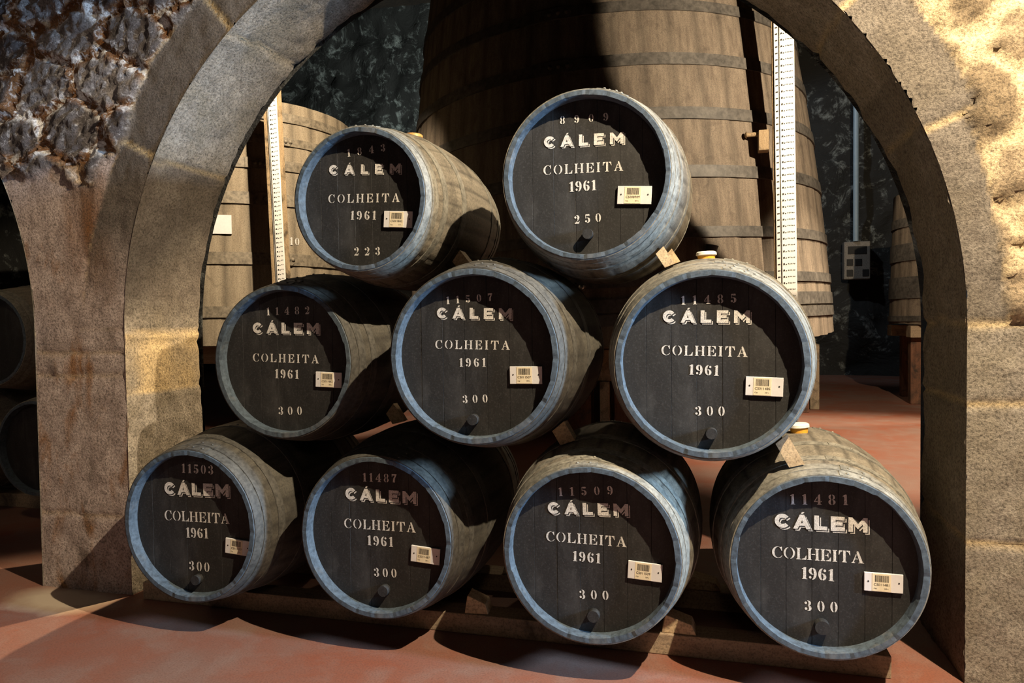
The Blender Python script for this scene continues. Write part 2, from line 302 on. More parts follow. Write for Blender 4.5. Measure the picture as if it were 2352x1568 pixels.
def wall_front():
    h = 0.016; X0, X1, Z0, Z1 = -5.4, 2.3, 0.0, 3.9
    nx = int((X1 - X0) / h) + 1; nzv = int((Z1 - Z0) / h) + 1
    xs = np.linspace(X0, X1, nx); zs = np.linspace(Z0, Z1, nzv)
    X, Z = np.meshgrid(xs, zs)                       # [nz, nx]
    def dist(X, Z, cx, R): # signed distance, negative inside the opening
        r = np.where(Z >= CZ, np.hypot(X - cx, Z - CZ), np.abs(X - cx))
        return r - R
    dc = dist(X, Z, CX, CR); dl = dist(X, Z, LX, LR)
    for d_, cx, R in ((dc, CX, CR), (dl, LX, LR)):    # snap vertices onto the arris
        near = np.abs(d_) < h * 0.62
        ang = np.arctan2(Z - CZ, X - cx); up = Z >= CZ
        X[:] = np.where(near, np.where(up, cx + R * np.cos(ang), cx + R * np.sign(X - cx)), X)
        Z[:] = np.where(near & up, CZ + R * np.sin(ang), Z)
    dc = dist(X, Z, CX, CR); dl = dist(X, Z, LX, LR)
    inside = (dc < -1e-4) | (dl < -1e-4)
    # rubble cells
    rs = np.random.RandomState(4)
    seeds = []
    gx = 0.36; gz = 0.21; row = 0; z = -0.1
    while z < Z1 + 0.2:
        x = X0 - 0.2 + (row % 2) * gx * 0.5
        while x < X1 + 0.2:
            seeds.append((x + rs.uniform(-.09, .09), z + rs.uniform(-.05, .05))); x += gx
        z += gz; row += 1
    sd = np.array(seeds); tone = rs.rand(len(sd)); bul = rs.uniform(-.02, .028, len(sd))
    P = np.c_[X.ravel(), Z.ravel()]
    wob = np.array([(nse(x * 3.1, 5.0, z * 3.1) * .05 + nse(x * 9, 7.0, z * 9) * .018, nse(x * 3.1, 9.0, z * 3.1) * .04 + nse(x * 9, 2.0, z * 9) * .014) for x, z in P])
    Q = P + wob; f1 = np.empty(len(P)); f2 = np.empty(len(P)); idx = np.empty(len(P), int)
    sc = np.array([1.0, 1.35])
    for k in range(0, len(P), 8000):
        dd = np.hypot(*(((Q[k:k + 8000, None, :] - sd[None]) * sc).transpose(2, 0, 1)))
        i = dd.argmin(1); a = dd[np.arange(len(i)), i]; dd[np.arange(len(i)), i] = 9; f1[k:k + 8000] = a; f2[k:k + 8000] = dd.min(1); idx[k:k + 8000] = i
    edge = (f2 - f1)
    mort = np.clip(1 - (edge - 0.05) / 0.04, 0, 1)
    side = np.clip((P[:, 0] + 1.5) / 1.6, 0, 1)
    # the dressed ring round each opening and the piers
    dcf = dc.ravel(); dlf = dl.ravel(); ang = np.degrees(np.arctan2(P[:, 1] - CZ, P[:, 0] - CX))
    angl = np.degrees(np.arctan2(P[:, 1] - CZ, P[:, 0] - LX))
    low = P[:, 1] < CZ
    joints = [0, 22.5, 39.6, 57, 75, 93, 112, 130.4, 152.8, 180]
    wv = np.interp(ang, [0, 11, 22.4, 22.6, 31, 39.5, 39.7, 50, 57, 57.1, 75, 93, 130.3, 130.5, 142, 152.7, 152.9, 180],
                   [.135, .13, .15, .19, .2, .21, .19, .2, .22, .25, .26, .24, .20, .23, .25, .2, .21, .26])
    ring = np.clip((wv + wob[:, 0] * .35 - dcf) / 0.02, 0, 1) * (~low)
    ringl = np.clip((.17 + wob[:, 0] * .3 - dlf) / 0.02, 0, 1) * (~low)
    pier = (low & (P[:, 0] < CX) & (P[:, 0] > LX)).astype(float)
    pier_top = np.clip((2.0 + wob[:, 1] * 3.0 + np.abs(P[:, 0] + 2.93) * .25 - P[:, 1]) / .05, 0, 1) * (P[:, 0] < -2.4)
    rpier = (low & (P[:, 0] > CX)).astype(float)
    dress = np.clip(np.maximum.reduce([ring, ringl * .0 + ringl * (P[:, 1] < 2.0), pier, rpier, pier_top]), 0, 1)
    jg = np.full(len(P), 9.0)
    for j in joints: jg = np.where(ring > 0.5, np.minimum(jg, np.abs(np.radians(ang - j)) * np.hypot(P[:, 0] - CX, P[:, 1] - CZ)), jg)
    jg = np.where(ring > .5, np.minimum(jg, np.abs(wv - dcf) * 1.0), jg)
    for zz in (0.5, 0.98, 1.25): jg = np.where(rpier > .5, np.minimum(jg, np.abs(P[:, 1] + wob[:, 1] * .3 - zz)), jg)
    for zz in (0.37, 1.05, 1.16): jg = np.where(pier > .5, np.minimum(jg, np.abs(P[:, 1] + wob[:, 1] * .6 - zz)), jg)
    groove = np.clip(1 - jg / 0.018, 0, 1)
    r1 = np.array([fbm(x * 7, 1.0, z * 7, 5) for x, z in P]); r2 = np.array([fbm(x * 24, 3.0, z * 24, 4) for x, z in P])
    rub = (np.clip((edge - .03) / .05, 0, 1) ** .5) * .022 + bul[idx] * .7 + r1 * .013 + r2 * .020 + np.abs(r2) * .03 * mort
    rub_r = (np.clip(edge / .16, 0, 1) ** .8) * .028 + r1 * .030 + r2 * .007 - np.clip(r1 - .35, 0, 1) * .09
    rubh = rub * (1 - side) + rub_r * side
    drs = r1 * .005 + r2 * .0035 - groove * .011
    bend = np.clip(np.minimum(dcf, dlf) / 0.03, 0, 1)
    H = rubh * (1 - dress) * .95 + drs * dress * (0.4 + .6 * bend)
    edge_j = r2 * .006 * (1 - bend)
    mcls = np.where(dress > .5, groove, mort)
    Y = WY - H
    tn = np.where(dress > .5, np.where(P[:, 0] < CX, 0.06, np.where(low, .55, .24)), tone[idx])  # low tone of the left ring paints in the shade on its front
    fade = np.clip((1.78 + wob[:, 1] * 2 - P[:, 1]) / .4, 0, 1)
    pa = np.clip(np.maximum(pier, pier_top * (1 - ring * (1 - fade))) * (P[:, 0] < CX), 0, 1)
    cls = np.c_[mcls, tn, dress, pa]
    verts = np.c_[X.ravel() + edge_j, Y, Z.ravel() + edge_j]
    ok = ~inside
    q = ok[:-1, :-1] & ok[1:, :-1] & ok[:-1, 1:] & ok[1:, 1:]
    jj, ii = np.nonzero(q); a = jj * nx + ii
    faces = np.c_[a, a + 1, a + nx + 1, a + nx]
    used = np.unique(faces); remap = np.full(nx * nzv, -1); remap[used] = np.arange(len(used))
    faces = remap[faces]
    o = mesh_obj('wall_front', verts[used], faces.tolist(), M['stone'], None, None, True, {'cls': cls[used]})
    return tag(o, 'rubble stone wall with dressed granite arch round the cask stack', 'wall', kind='structure')
wall_front()

def intrados(name, cx, R, label):
    # pier reveal, arch soffit, pier reveal: one strip, WT deep
    prof = []
    n1 = 60
    for k in range(n1): prof.append((cx + R, CZ * k / n1, 1, 0, -1.0))
    na = 260
    for k in range(na + 1):
        t = math.pi * k / na; prof.append((cx + R * math.cos(t), CZ + R * math.sin(t), math.cos(t), math.sin(t), math.degrees(t)))
    for k in range(1, n1 + 1): prof.append((cx - R, CZ * (1 - k / n1), -1, 0, 181.0))
    nd = 26; vs = []; cl = []; fs = []
    J = [0, 22.5, 39.6, 57, 75, 93, 112, 130.4, 152.8, 180]
    for (x, z, ox, oz, a) in prof:
        for j in range(nd + 1):
            y = WY - 0.004 + WT * j / nd
            g = 9
            if 0 <= a <= 180: g = min(abs(math.radians(a - q + 2.0 * nse(y * 3, q, 1))) * R for q in J)
            else:
                for zz in ((0.5, .98, 1.25) if a < 0 else (0.97, 1.19)):
                    g = min(g, abs(z - zz + .03 * nse(y * 4, 2, zz)))
            gr = max(0.0, 1 - g / .016)
            e = min(j, nd - j) / nd; ed = max(0, 1 - e / .06)
            h = fbm(x * 6 + 3, y * 6, z * 6, 5) * .010 + nse(x * 22, y * 22, z * 22) * .004 - gr * .013 - ed * (.004 + .010 * max(0, nse(x * 14, y * 6, z * 14)))
            if j == 0: h = 0
            vs.append((x - ox * h, y, z - oz * h))
            lime = 0.0
            if a > 180.5 and 0.95 < z < 1.25: lime = min(1, max(0, .8 + nse(y * 6, z * 6, 2)))
            tone = .5
            if a >= 152.8 and z > 1.28: tone = .09 + .14 * max(0, nse(x * 3, y * 5, z * 5)) + (.30 * max(0, 1 - (z - 1.28) / .15) if z < 1.43 else 0)  # darker springer block: shade on the left reveal painted into its tone
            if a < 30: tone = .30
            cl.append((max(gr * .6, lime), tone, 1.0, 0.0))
    m = nd + 1
    for k in range(len(prof) - 1):
        for j in range(nd): fs.append((k * m + j, k * m + j + 1, (k + 1) * m + j + 1, (k + 1) * m + j))
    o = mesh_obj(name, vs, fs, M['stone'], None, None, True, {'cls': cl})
    return tag(o, label, 'arch', kind='structure')
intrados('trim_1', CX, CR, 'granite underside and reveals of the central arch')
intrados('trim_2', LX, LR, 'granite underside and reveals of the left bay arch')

def slab(name, lo, hi, m, label):
    b = MB(); b.box(lo, hi); return tag(b.build(name, m), label, name.split('_')[0], kind='structure')
# back face of the arch wall
def wall_back_face():
    b = MB(); y0, y1 = WY + WT, WY + WT + .02; n = 48
    def strip(cx, R):
        pts = [(cx - R, 0)] + [(cx - R * math.cos(math.pi * k / n), CZ + R * math.sin(math.pi * k / n)) for k in range(n + 1)] + [(cx + R, 0)]
        return pts
    for cx, R, xl, xr in ((LX, LR, -12.0, -2.92), (CX, CR, -2.92, 5.5)):
        pts = strip(cx, R); top = 9.0
        vs = []; fs = []
        for (x, z) in pts:
            t = (x - (cx - R)) / (2 * R); vs += [(x, y1, z), (xl + (xr - xl) * t, y1, top if z > 0.01 else 0)]
        # left and right edges
        for k in range(len(pts) - 1):
            fs.append((2 * k, 2 * k + 1, 2 * k + 3, 2 * k + 2))
        vs[1] = (xl, y1, 0); vs[3] = (xl, y1, top); vs[-1] = (xr, y1, 0); vs[-3] = (xr, y1, top)
        b.add(vs, fs)
    return tag(b.build('wall_partition', M['rock']), 'dark inner face of the arch wall', 'wall', kind='structure')
wall_back_face()
slab('floor', (-13, -7, -0.12), (5.6, 14.3, 0.0), M['floor'], 'red painted concrete cellar floor')
slab('ceiling', (-13, 0.7, 9.0), (5.6, 14.3, 9.15), M['ceil'], 'dark boarded cellar ceiling')
def rockwall(name, p0, p1, zt, label, step=0.12):
    p0 = Vector(p0); p1 = Vector(p1); L = (p1 - p0).length; d = (p1 - p0) / L; nrm = Vector((d.y, -d.x, 0))
    nu = int(L / step); nv = int(zt / step); vs = []; fs = []
    for j in range(nv + 1):
        for i in range(nu + 1):
            p = p0 + d * (L * i / nu); z = zt * j / nv
            h = fbm(p.x * .9, p.y * .9, z * .9, 5) * .22 + nse(p.x * 4, p.y * 4, z * 4) * .05
            q = p + nrm * h; vs.append((q.x, q.y, z))
    for j in range(nv):
        for i in range(nu):
            a = j * (nu + 1) + i; fs.append((a, a + 1, a + nu + 2, a + nu + 1))
    return tag(mesh_obj(name, vs, fs, M['rock'], None, None, True), label, 'wall', kind='structure')
rockwall('wall_back', (-13, 14, 0), (5.5, 14, 0), 9.05, 'dark rock back wall streaked with white salts')
rockwall('wall_right', (5.4, 14, 0), (5.4, 0.75, 0), 9.05, 'dark rock side wall of the inner cellar')
slab('wall_left', (-13.2, -1, 0), (-13, 14.2, 9.0), M['rock'], 'dark rock wall of the left bay')

slab('wall_light_block', (1.55, -.25, 0), (1.95, .20, 3.6), M['pier'], 'added stone block keeping light off the wall right of the casks')  # added out of view to keep the cool light off the right wall
# ------------------------------------------------------------------ lettering
def ell(cx, cy, rx, ry, a0, a1, n=18):
    return [(cx + rx * math.cos(math.radians(a0 + (a1 - a0) * k / n)), cy + ry * math.sin(math.radians(a0 + (a1 - a0) * k / n))) for k in range(n + 1)]
def cres(cx, cy, rx, ry, irx, iry, a0, a1, icx=None):
    icx = cx if icx is None else icx
    return ell(cx, cy, rx, ry, a0, a1) + ell(icx, cy, irx, iry, a1, a0)
def rc(x0, y0, x1, y1): return [(x0, y0), (x1, y0), (x1, y1), (x0, y1)]
def stem(x0, x1, s=.08): return [(x0 - s, 0), (x1 + s, 0), (x1 + s, .04), (x1, .09), (x1, .91), (x1 + s, .96), (x1 + s, 1), (x0 - s, 1), (x0 - s, .96), (x0, .91), (x0, .09), (x0 - s, .04)]
G = {
 'C': (.86, [cres(.45, .5, .45, .5, .30, .465, 78, 282, .50), [(.56, .985), (.66, .95), (.80, 1.0), (.82, .64), (.77, .64), (.68, .84)], [(.58, .015), (.72, .06), (.84, .22), (.80, .25), (.68, .10), (.57, .06)]]),
 'O': (.92, [cres(.46, .5, .46, .5, .27, .46, 102, 258, .44), cres(.46, .5, .46, .5, .27, .46, -78, 78, .48)]),
 'L': (.80, [stem(.10, .30), [(.44, 0), (.82, 0), (.84, .36), (.79, .36), (.68, .14), (.44, .06)]]),
 'H': (.98, [stem(.10, .30), stem(.70, .90), rc(.36, .47, .64, .53)]),
 'E': (.84, [stem(.10, .30), [(.44, 1), (.80, 1), (.80, .68), (.75, .68), (.66, .88), (.44, .94)], [(.44, 0), (.82, 0), (.84, .34), (.79, .34), (.68, .13), (.44, .06)], [(.37, .47), (.52, .47), (.60, .32), (.63, .32), (.63, .70), (.60, .70), (.52, .53), (.37, .53)]]),
 'I': (.42, [stem(.11, .31)]),
 'T': (.92, [[(.28, 0), (.64, 0), (.64, .04), (.56, .09), (.56, 1), (.36, 1), (.36, .09), (.28, .04)], [(.30, 1), (.03, 1), (0, .62), (.05, .62), (.14, .84), (.30, .93)], [(.62, 1), (.89, 1), (.92, .62), (.87, .62), (.78, .84), (.62, .93)]]),
 'A': (.96, [[(.42, 1), (.54, 1), (.88, .08), (.97, .04), (.97, 0), (.54, 0), (.54, .04), (.64, .08), (.46, .66), (.40, .88)], [(.36, .78), (.40, .70), (.20, .09), (.28, .04), (.28, 0), (0, 0), (0, .04), (.10, .09)], rc(.30, .32, .50, .38)]),
 '0': (.62, [cres(.31, .5, .31, .5, .10, .44, 100, 260, .29), cres(.31, .5, .31, .5, .10, .44, -80, 80, .33)]),
 '1': (.46, [[(.14, .06), (.06, .04), (.06, 0), (.48, 0), (.48, .04), (.38, .06), (.38, 1), (.24, 1), (.04, .86), (.04, .81), (.16, .84)]]),
 '2': (.62, [cres(.32, .72, .28, .28, .10, .22, -62, 105, .28), ell(.13, .74, .12, .13, 0, 350), [(.44, .52), (.28, .30), (.02, .08), (.02, .02), (.16, .16), (.40, .34), (.55, .50)], [(.02, 0), (.52, 0), (.62, .30), (.57, .30), (.46, .18), (.24, .20), (.06, .06)]]),
 '3': (.62, [cres(.30, .75, .27, .25, .08, .19, -82, 100, .28), cres(.30, .27, .31, .27, .10, .21, -100, 84, .28), ell(.12, .77, .11, .12, 0, 350), ell(.12, .22, .12, .12, 0, 350)]),
 '4': (.66, [[(.34, .08), (.25, .04), (.25, 0), (.68, 0), (.68, .04), (.57, .08), (.57, 1), (.46, 1), (.36, .84)], [(.31, .80), (.31, .68), (.10, .35), (.31, .35), (.31, .27), (0, .27), (0, .34)], rc(.60, .27, .70, .35)]),
 '5': (.60, [[(.10, 1), (.52, 1), (.56, .82), (.30, .80), (.10, .88)], rc(.06, .52, .12, .96), cres(.28, .31, .32, .31, .10, .25, -102, 118, .26), ell(.12, .20, .12, .12, 0, 350)]),
 '6': (.62, [cres(.32, .5, .32, .5, .12, .44, 88, 262, .34), cres(.34, .29, .28, .29, .08, .22, -84, 110, .32), ell(.50, .82, .10, .11, 0, 350)]),
 '7': (.60, [[(.02, 1), (.62, 1), (.62, .90), (.42, .48), (.38, 0), (.14, 0), (.18, .42), (.42, .80), (.16, .84), (.06, .66), (.02, .66)]]),
 '8': (.62, [cres(.30, .74, .27, .26, .08, .19, 97, 262, .28), cres(.32, .74, .27, .26, .08, .19, -82, 83, .34), cres(.30, .26, .30, .26, .09, .20, 97, 262, .28), cres(.32, .26, .30, .26, .09, .20, -82, 83, .34)]),
}
G['9'] = (.62, [[(.62 - x, 1 - y) for x, y in p] for p in G['6'][1]])
BG = { # wide block capitals with a drop line
 'C': (.98, [cres(.50, .5, .50, .5, .23, .22, 38, 322)]),
 'A2': (1.12, [[(.42, 1), (.70, 1), (1.12, 0), (.84, 0), (.74, .22), (.38, .22), (.28, 0), (0, 0)]]),
 'L': (.82, [[(0, 1), (.30, 1), (.30, .26), (.82, .26), (.82, 0), (0, 0)]]),
 'E': (.88, [[(0, 0), (.88, 0), (.88, .25), (.30, .25), (.30, .38), (.74, .38), (.74, .61), (.30, .61), (.30, .75), (.86, .75), (.86, 1), (0, 1)]]),
 'M': (1.18, [[(0, 0), (.28, 0), (.28, .56), (.59, .20), (.90, .56), (.90, 0), (1.18, 0), (1.18, 1), (.94, 1), (.59, .56), (.24, 1), (0, 1)]]),
}
def poly_faces(b, pts, y, T, mi):
    p3 = [Vector((p[0], p[1], 0)) for p in pts]
    tris = tessellate_polygon([p3]); vs = []
    for p in pts:
        X, Zz = T(p[0], p[1]); vs.append((X, y, Zz))
    fs = []
    for t in tris:
        a, c, e = (vs[i] for i in t)
        cr = (c[0] - a[0]) * (e[2] - a[2]) - (c[2] - a[2]) * (e[0] - a[0])
        fs.append(tuple(t) if cr > 0 else tuple(t)[::-1])
    b.add(vs, fs, mi)
def line_text(b, txt, xa, za, xb, zb, h, y, squeeze=1.0):
    L = math.hypot(xb - xa, zb - za); ux, uz = (xb - xa) / L, (zb - za) / L
    ws = [G[c][0] * h * squeeze for c in txt]; gap = (L - sum(ws)) / max(1, len(txt) - 1)
    if gap < .06 * h: k = (L - .06 * h * (len(txt) - 1)) / sum(ws); ws = [x * k for x in ws]; squeeze *= k; gap = .06 * h
    x = 0
    for c, wd in zip(txt, ws):
        for p in G[c][1]:
            T = lambda px, pz, x=x: (xa + ux * (x + px * h * squeeze) - uz * pz * h, za + uz * (x + px * h * squeeze) + ux * pz * h)
            poly_faces(b, p, y, T, 0)
        x += wd + gap
def brand_text(b, xa, za, xb, zb, h, y):
    L = math.hypot(xb - xa, zb - za); ux, uz = (xb - xa) / L, (zb - za) / L
    keys = ['C', 'A2', 'L', 'E', 'M']; cap = h * .95; L2 = L - .10 * cap
    ws = [BG[k][0] * cap * 1.02 for k in keys]; gap = (L2 - sum(ws)) / 4
    if gap < .2 * cap: s = (L2 - .8 * cap) / sum(ws); ws = [v * s for v in ws]; gap = .2 * cap
    x = 0; base = .10 * cap
    for k, wd in zip(keys, ws):
        sx = wd / BG[k][0]
        polys = list(BG[k][1])
        for layer, (dx, dz, mi, yy) in enumerate(((.13, -.13, 0, y), (.065, -.065, 1, y - .0004), (0, 0, 0, y - .0008))):
            def T(px, pz, x=x, dx=dx, dz=dz):
                qx, qz = x + px * sx + dx * cap, base + (pz + dz) * cap
                return xa + ux * qx - uz * qz, za + uz * qx + ux * qz
            for p in polys: poly_faces(b, p, yy, T, mi)
        def T(px, pz, x=x):
            qx, qz = x + px * sx, base + pz * cap
            return xa + ux * qx - uz * qz, za + uz * qx + ux * qz
        if k == 'A2':
            poly_faces(b, [(.50, .42), (.62, .42), (.56, .64)], y - .0012, T, 1)
            poly_faces(b, [(.48, 1.06), (.62, 1.06), (.72, 1.20), (.56, 1.20)], y - .0008, T, 0)
        x += wd + gap
def bfont(txt, size):
    cu = D.curves.new('t', 'FONT'); cu.body = txt; cu.size = size; cu.resolution_u = 2
    o = D.objects.new('t', cu); COL.objects.link(o)
    bpy.context.view_layer.update()
    me = o.evaluated_get(bpy.context.evaluated_depsgraph_get()).to_mesh()
    vs = [v.co.copy() for v in me.vertices]; fs = [tuple(p.vertices) for p in me.polygons]
    D.objects.remove(o); D.curves.remove(cu)
    return vs, fs

# ------------------------------------------------------------------ casks
RO, RI, RH, REC, RB, LEN = 0.31, 0.2915, 0.287, 0.046, 0.3775, 1.008
def prof_r(y, k=1.0):
    t = y / LEN; return k * (RB - (RB - RO) * (2 * t - 1) ** 2)
def ring_mesh(rows, n, stave_every=0, phase=0.0, depth=0.0):
    """rows: (y, r) profile revolved round the y axis"""
    vs = []; at = []
    for (y, r) in rows:
        for k in range(n):
            a = 2 * math.pi * k / n + phase; e = 1.0 if stave_every and k % stave_every == 0 else 0.0
            rr = r - depth * e; vs.append((rr * math.sin(a), y, rr * math.cos(a))); at.append(e)
    fs = []
    for j in range(len(rows) - 1):
        for k in range(n):
            a = j * n + k; c = j * n + (k + 1) % n; fs.append((a, a + n, c + n, c))
    return vs, fs, at
def make_cask(name, k, x, z, y0, label, group, head=None, bung=None, rz=0.0, roll=0.0, detail=True, dark=False):
    base = prof_r(LEN / 2, k)
    e = empty(name, (x, y0 + LEN / 2, z - base), label, 'barrel', group, rz)
    off = Vector((0, -LEN / 2, base))
    def put(nm, vs, fs, m, par=e, fmat=None, smooth=False, fattr=None, lab=None):
        o = mesh_obj(nm, [Vector(v) + off for v in vs] if par is e or par.parent is e else vs, fs, m, par, fmat, smooth, fattr)
        if lab: o['label'] = lab
        return o
    ny = 20; rows = [(0.004 + (LEN - .008) * j / ny, prof_r(0.004 + (LEN - .008) * j / ny, k)) for j in range(ny + 1)]
    vs, fs, at = ring_mesh(rows, 144, 6 if detail else 0, 0.02, 0.0022)
    # rear head closing disc
    n = 144; vs += [(0, LEN - .05, 0)]
    ri = len(vs) - 1; at.append(0)
    ring2 = len(vs)
    for q in range(n):
        a = 2 * math.pi * q / n; vs.append((k * .29 * math.sin(a), LEN - .05, k * .29 * math.cos(a))); at.append(0)
    for q in range(n):
        c = (q + 1) % n; fs.append((ny * n + q, ring2 + q, ring2 + c, ny * n + c)); fs.append((ring2 + q, ri, ring2 + c))
    put('staves', vs, fs, M['stave_dark' if dark else 'stave'], smooth=True, fattr={'stave': at})
    # chime: end grain ring and inner bevel, slightly uneven stave by stave
    rr = random.Random(name + str(x)); n = 144; jit = [rr.uniform(-.0022, .0012) for _ in range(24)]
    prof = [(0.03, prof_r(.03, k) - .006), (0.004, k * RO), (0.0, k * RO - .002), (0.0, k * RI), (REC * .5, k * (RI * .42 + RH * .58) ), (REC + .012, k * RH)]
    vs = []; fs = []; at = []
    for pi, (y, r) in enumerate(prof):
        for q in range(n):
            a = 2 * math.pi * q / n + .02; s = (q // 6) % 24; ed = 1.0 if q % 6 == 0 else 0.0
            dr = (jit[s] if pi in (3, 4) else 0) + (.0015 * ed if pi in (2, 3) else 0)
            dy = (abs(jit[s]) * .8 + .0012 * ed) if pi in (2, 3) else 0
            vs.append(((r + dr) * math.sin(a), y + dy, (r + dr) * math.cos(a))); at.append(ed)
    for pi in range(len(prof) - 1):
        for q in range(n):
            a = pi * n + q; c = pi * n + (q + 1) % n; fs.append((a, c, c + n, a + n))
    sm = [False] * len(fs)
    put('chime', vs, fs, M['chime'], smooth=sm, fattr={'stave': at})
    # head: boards across
    vs = []; fs = []; at = []; nb = 7; R = k * (RH + .004)
    for bd in range(nb):
        x0 = -R + 2 * R * bd / nb; x1 = -R + 2 * R * (bd + 1) / nb; g = .0002; dz = rr.uniform(-.0004, .0004)
        xsq = [x0 + g, x0 + g + .0008] + [x0 + (x1 - x0) * t for t in (.25, .5, .75)] + [x1 - g - .0008, x1 - g]
        s0 = len(vs)
        for qi, xx in enumerate(xsq):
            hh = math.sqrt(max(0.0, R * R - xx * xx)); edge = qi in (0, len(xsq) - 1)
            for t in range(9):
                vs.append((xx, REC + (.0012 if edge else dz), -hh + 2 * hh * t / 8)); at.append(1.0 if edge else 0.0)
        for qi in range(len(xsq) - 1):
            for t in range(8):
                a = s0 + qi * 9 + t; fs.append((a, a + 9, a + 10, a + 1))
    hd = put('head', vs, fs, M['head'], fattr={'stave': at}, lab='black painted head')
    # hoops
    hp = [(0.004, 0.043), (0.049, 0.088), (0.124, 0.160), (0.285, 0.325)]
    if not detail: hp = hp[:2] + hp[3:]
    for side in (0, 1):
        for hi, (ya, yb) in enumerate(hp):
            th = .0028; nn = 96
            A, B_ = (ya, yb) if side == 0 else (LEN - yb, LEN - ya)
            ra, rb = prof_r(A, k), prof_r(B_, k)
            rows = [(A, ra - .003), (A, ra + th), ((A + B_) / 2, (ra + rb) / 2 + th + .0008), (B_, rb + th), (B_, rb - .003)]
            vs, fs, _ = ring_mesh(rows, nn)
            b = MB(); b.add(vs, fs, 0, False)
            # riveted lap near the top
            ph = [0.02, 0.05, -0.06, 0.03][hi % 4] - roll * .3; dl = .15
            arc = [ph - dl + 2 * dl * q / 10 for q in range(11)]; lv = []
            for yq, rq in ((A + .002, ra), (B_ - .002, rb)):
                for a in arc: lv.append(((rq + th * 2) * math.sin(a), yq, (rq + th * 2) * math.cos(a)))
            for yq, rq in ((A + .002, ra), (B_ - .002, rb)):
                for a in arc: lv.append(((rq + th) * math.sin(a), yq, (rq + th) * math.cos(a)))
            m = len(arc); lf = [(q, q + m, q + m + 1, q + 1) for q in range(m - 1)]
            lf += [(2 * m + q, q, q + 1, 2 * m + q + 1) for q in range(m - 1)] + [(m + q, 3 * m + q, 3 * m + q + 1, m + q + 1) for q in range(m - 1)]
            lf += [(0, 2 * m, 3 * m, m), (m - 1, 2 * m - 1, 4 * m - 1, 3 * m - 1)]
            b.add(lv, lf)
            rows_r = (.5,) if yb - ya < .041 else (.28, .72)
            for a in (ph - .07, ph + .07):
                for t in rows_r:
                    yq = A + (B_ - A) * t; rq = ra + (rb - ra) * t + th * 2
                    b.dome((rq * math.sin(a), yq, rq * math.cos(a)), (math.sin(a), 0, math.cos(a)), .0055, .004, 8)
            o = put('hoop', b.v, b.f, M['hoop_dark' if dark else 'hoop'], smooth=b.s)
    if head:
        num, h = head
        yl = REC - .0010
        for key, nm, txt in (('num', 'number_lettering', num), ('word', 'word_lettering', 'COLHEITA'), ('year', 'year_lettering', '1961'), ('vol', 'volume_lettering', h['v'])):
            b = MB(); xa, za, xb, zb, hh = h[key]
            line_text(b, txt, xa, za, xb, zb, hh, yl, 1.0)
            put(nm, b.v, b.f, M['letter'], lab='white stencil paint')
        b = MB(); brand_text(b, *h['brand'], yl)
        put('capital_lettering', b.v, b.f, [M['letter'], M['ink']], fmat=b.m, lab='white block capitals with a drop line')
        # screwed-on plate with paper sticker
        q = h['plate']; c = Vector(((q[0] + q[2] + q[4] + q[6]) / 4, 0, (q[1] + q[3] + q[5] + q[7]) / 4))
        ax = math.atan2(q[3] - q[1], q[2] - q[0]); Rm = Matrix.Rotation(-ax, 4, 'Y'); pw, phh = .117, .062
        b = MB(); b.box((-pw / 2, -.007, -phh / 2), (pw / 2, 0, phh / 2), M4=Matrix.Translation(c + Vector((0, REC - .0012, 0))) @ Rm)
        pl = put('label_plate', b.v, b.f, M['plate'], lab='white plastic plate')
        md = pl.modifiers.new('bevel', 'BEVEL'); md.width = .0012; md.segments = 2
        b = MB(); TT = Matrix.Translation(c + Vector((0, REC - .0012, 0))) @ Rm
        for sx in (-1, 1): b.tube(TT @ Vector((sx * .046, -.0078, .002)), TT @ Vector((sx * .046, -.006, .002)), .0026, n=10)
        o = put('screw', b.v, b.f, M['print'], par=pl)
        b = MB()
        sw, sh = .056, .058; cx_ = -.006
        b.box((cx_ - sw / 2, -.0078, -sh / 2), (cx_ + sw / 2, -.0068, sh / 2), 0, TT)
        xx = cx_ - sw * .36; br = random.Random(num)
        while xx < cx_ + sw * .36:
            wd = br.choice((.0009, .0014, .002)); b.add([TT @ Vector(p) for p in ((xx, -.0081, .002), (xx + wd, -.0081, .002), (xx + wd, -.0081, .024), (xx, -.0081, .024))], [(0, 1, 2, 3)], 1)
            xx += wd + br.choice((.0009, .0013))
        code = 'CS' + num.zfill(6)
        for txt, px, pz, sz in ((code, cx_ - .024, -.0105, .0118), ('Cap.', cx_ - .024, -.0215, .006), (h['v'] + ' L', cx_ + .008, -.0215, .006)):
            tv, tf = bfont(txt, sz); b.add([TT @ Vector((px + v.x, -.0082, pz + v.y)) for v in tv], tf, 1)
        put('barcode_sticker', b.v, b.f, [M['sticker'], M['print']], par=pl, fmat=b.m, lab='cream paper sticker with black bars')
        if 'spig' in h:
            sx, sz, sr = h['spig']; b = MB(); sr = max(.018, sr * .9)
            b.tube((sx, REC + .004, sz), (sx, REC - .026, sz), sr * 1.04, sr, 22); 
            pg = put('tap_bung', b.v, b.f, M['head'], smooth=b.s); md = pg.modifiers.new('bevel', 'BEVEL'); md.width = .003; md.segments = 2; md.limit_method = 'ANGLE'
    if bung:
        m1, m2, ang = bung; R = prof_r(LEN / 2, k); b = MB(); d = Vector((math.sin(ang), 0, math.cos(ang))); c = d * R + Vector((0, LEN / 2, 0))
        b.tube(c - d * .02, c + d * .018, .030, .034, 24, 0); b.tube(c + d * .018, c + d * .021, .034, .040, 24, 1, cap=False)
        b.tube(c + d * .021, c + d * .031, .040, .039, 24, 1, cap=False); b.tube(c + d * .031, c + d * .035, .039, .034, 24, 1)
        put('bung_plug', b.v, b.f, [M[m1], M[m2]], fmat=b.m, smooth=b.s, lab='silicone bung')
    return e
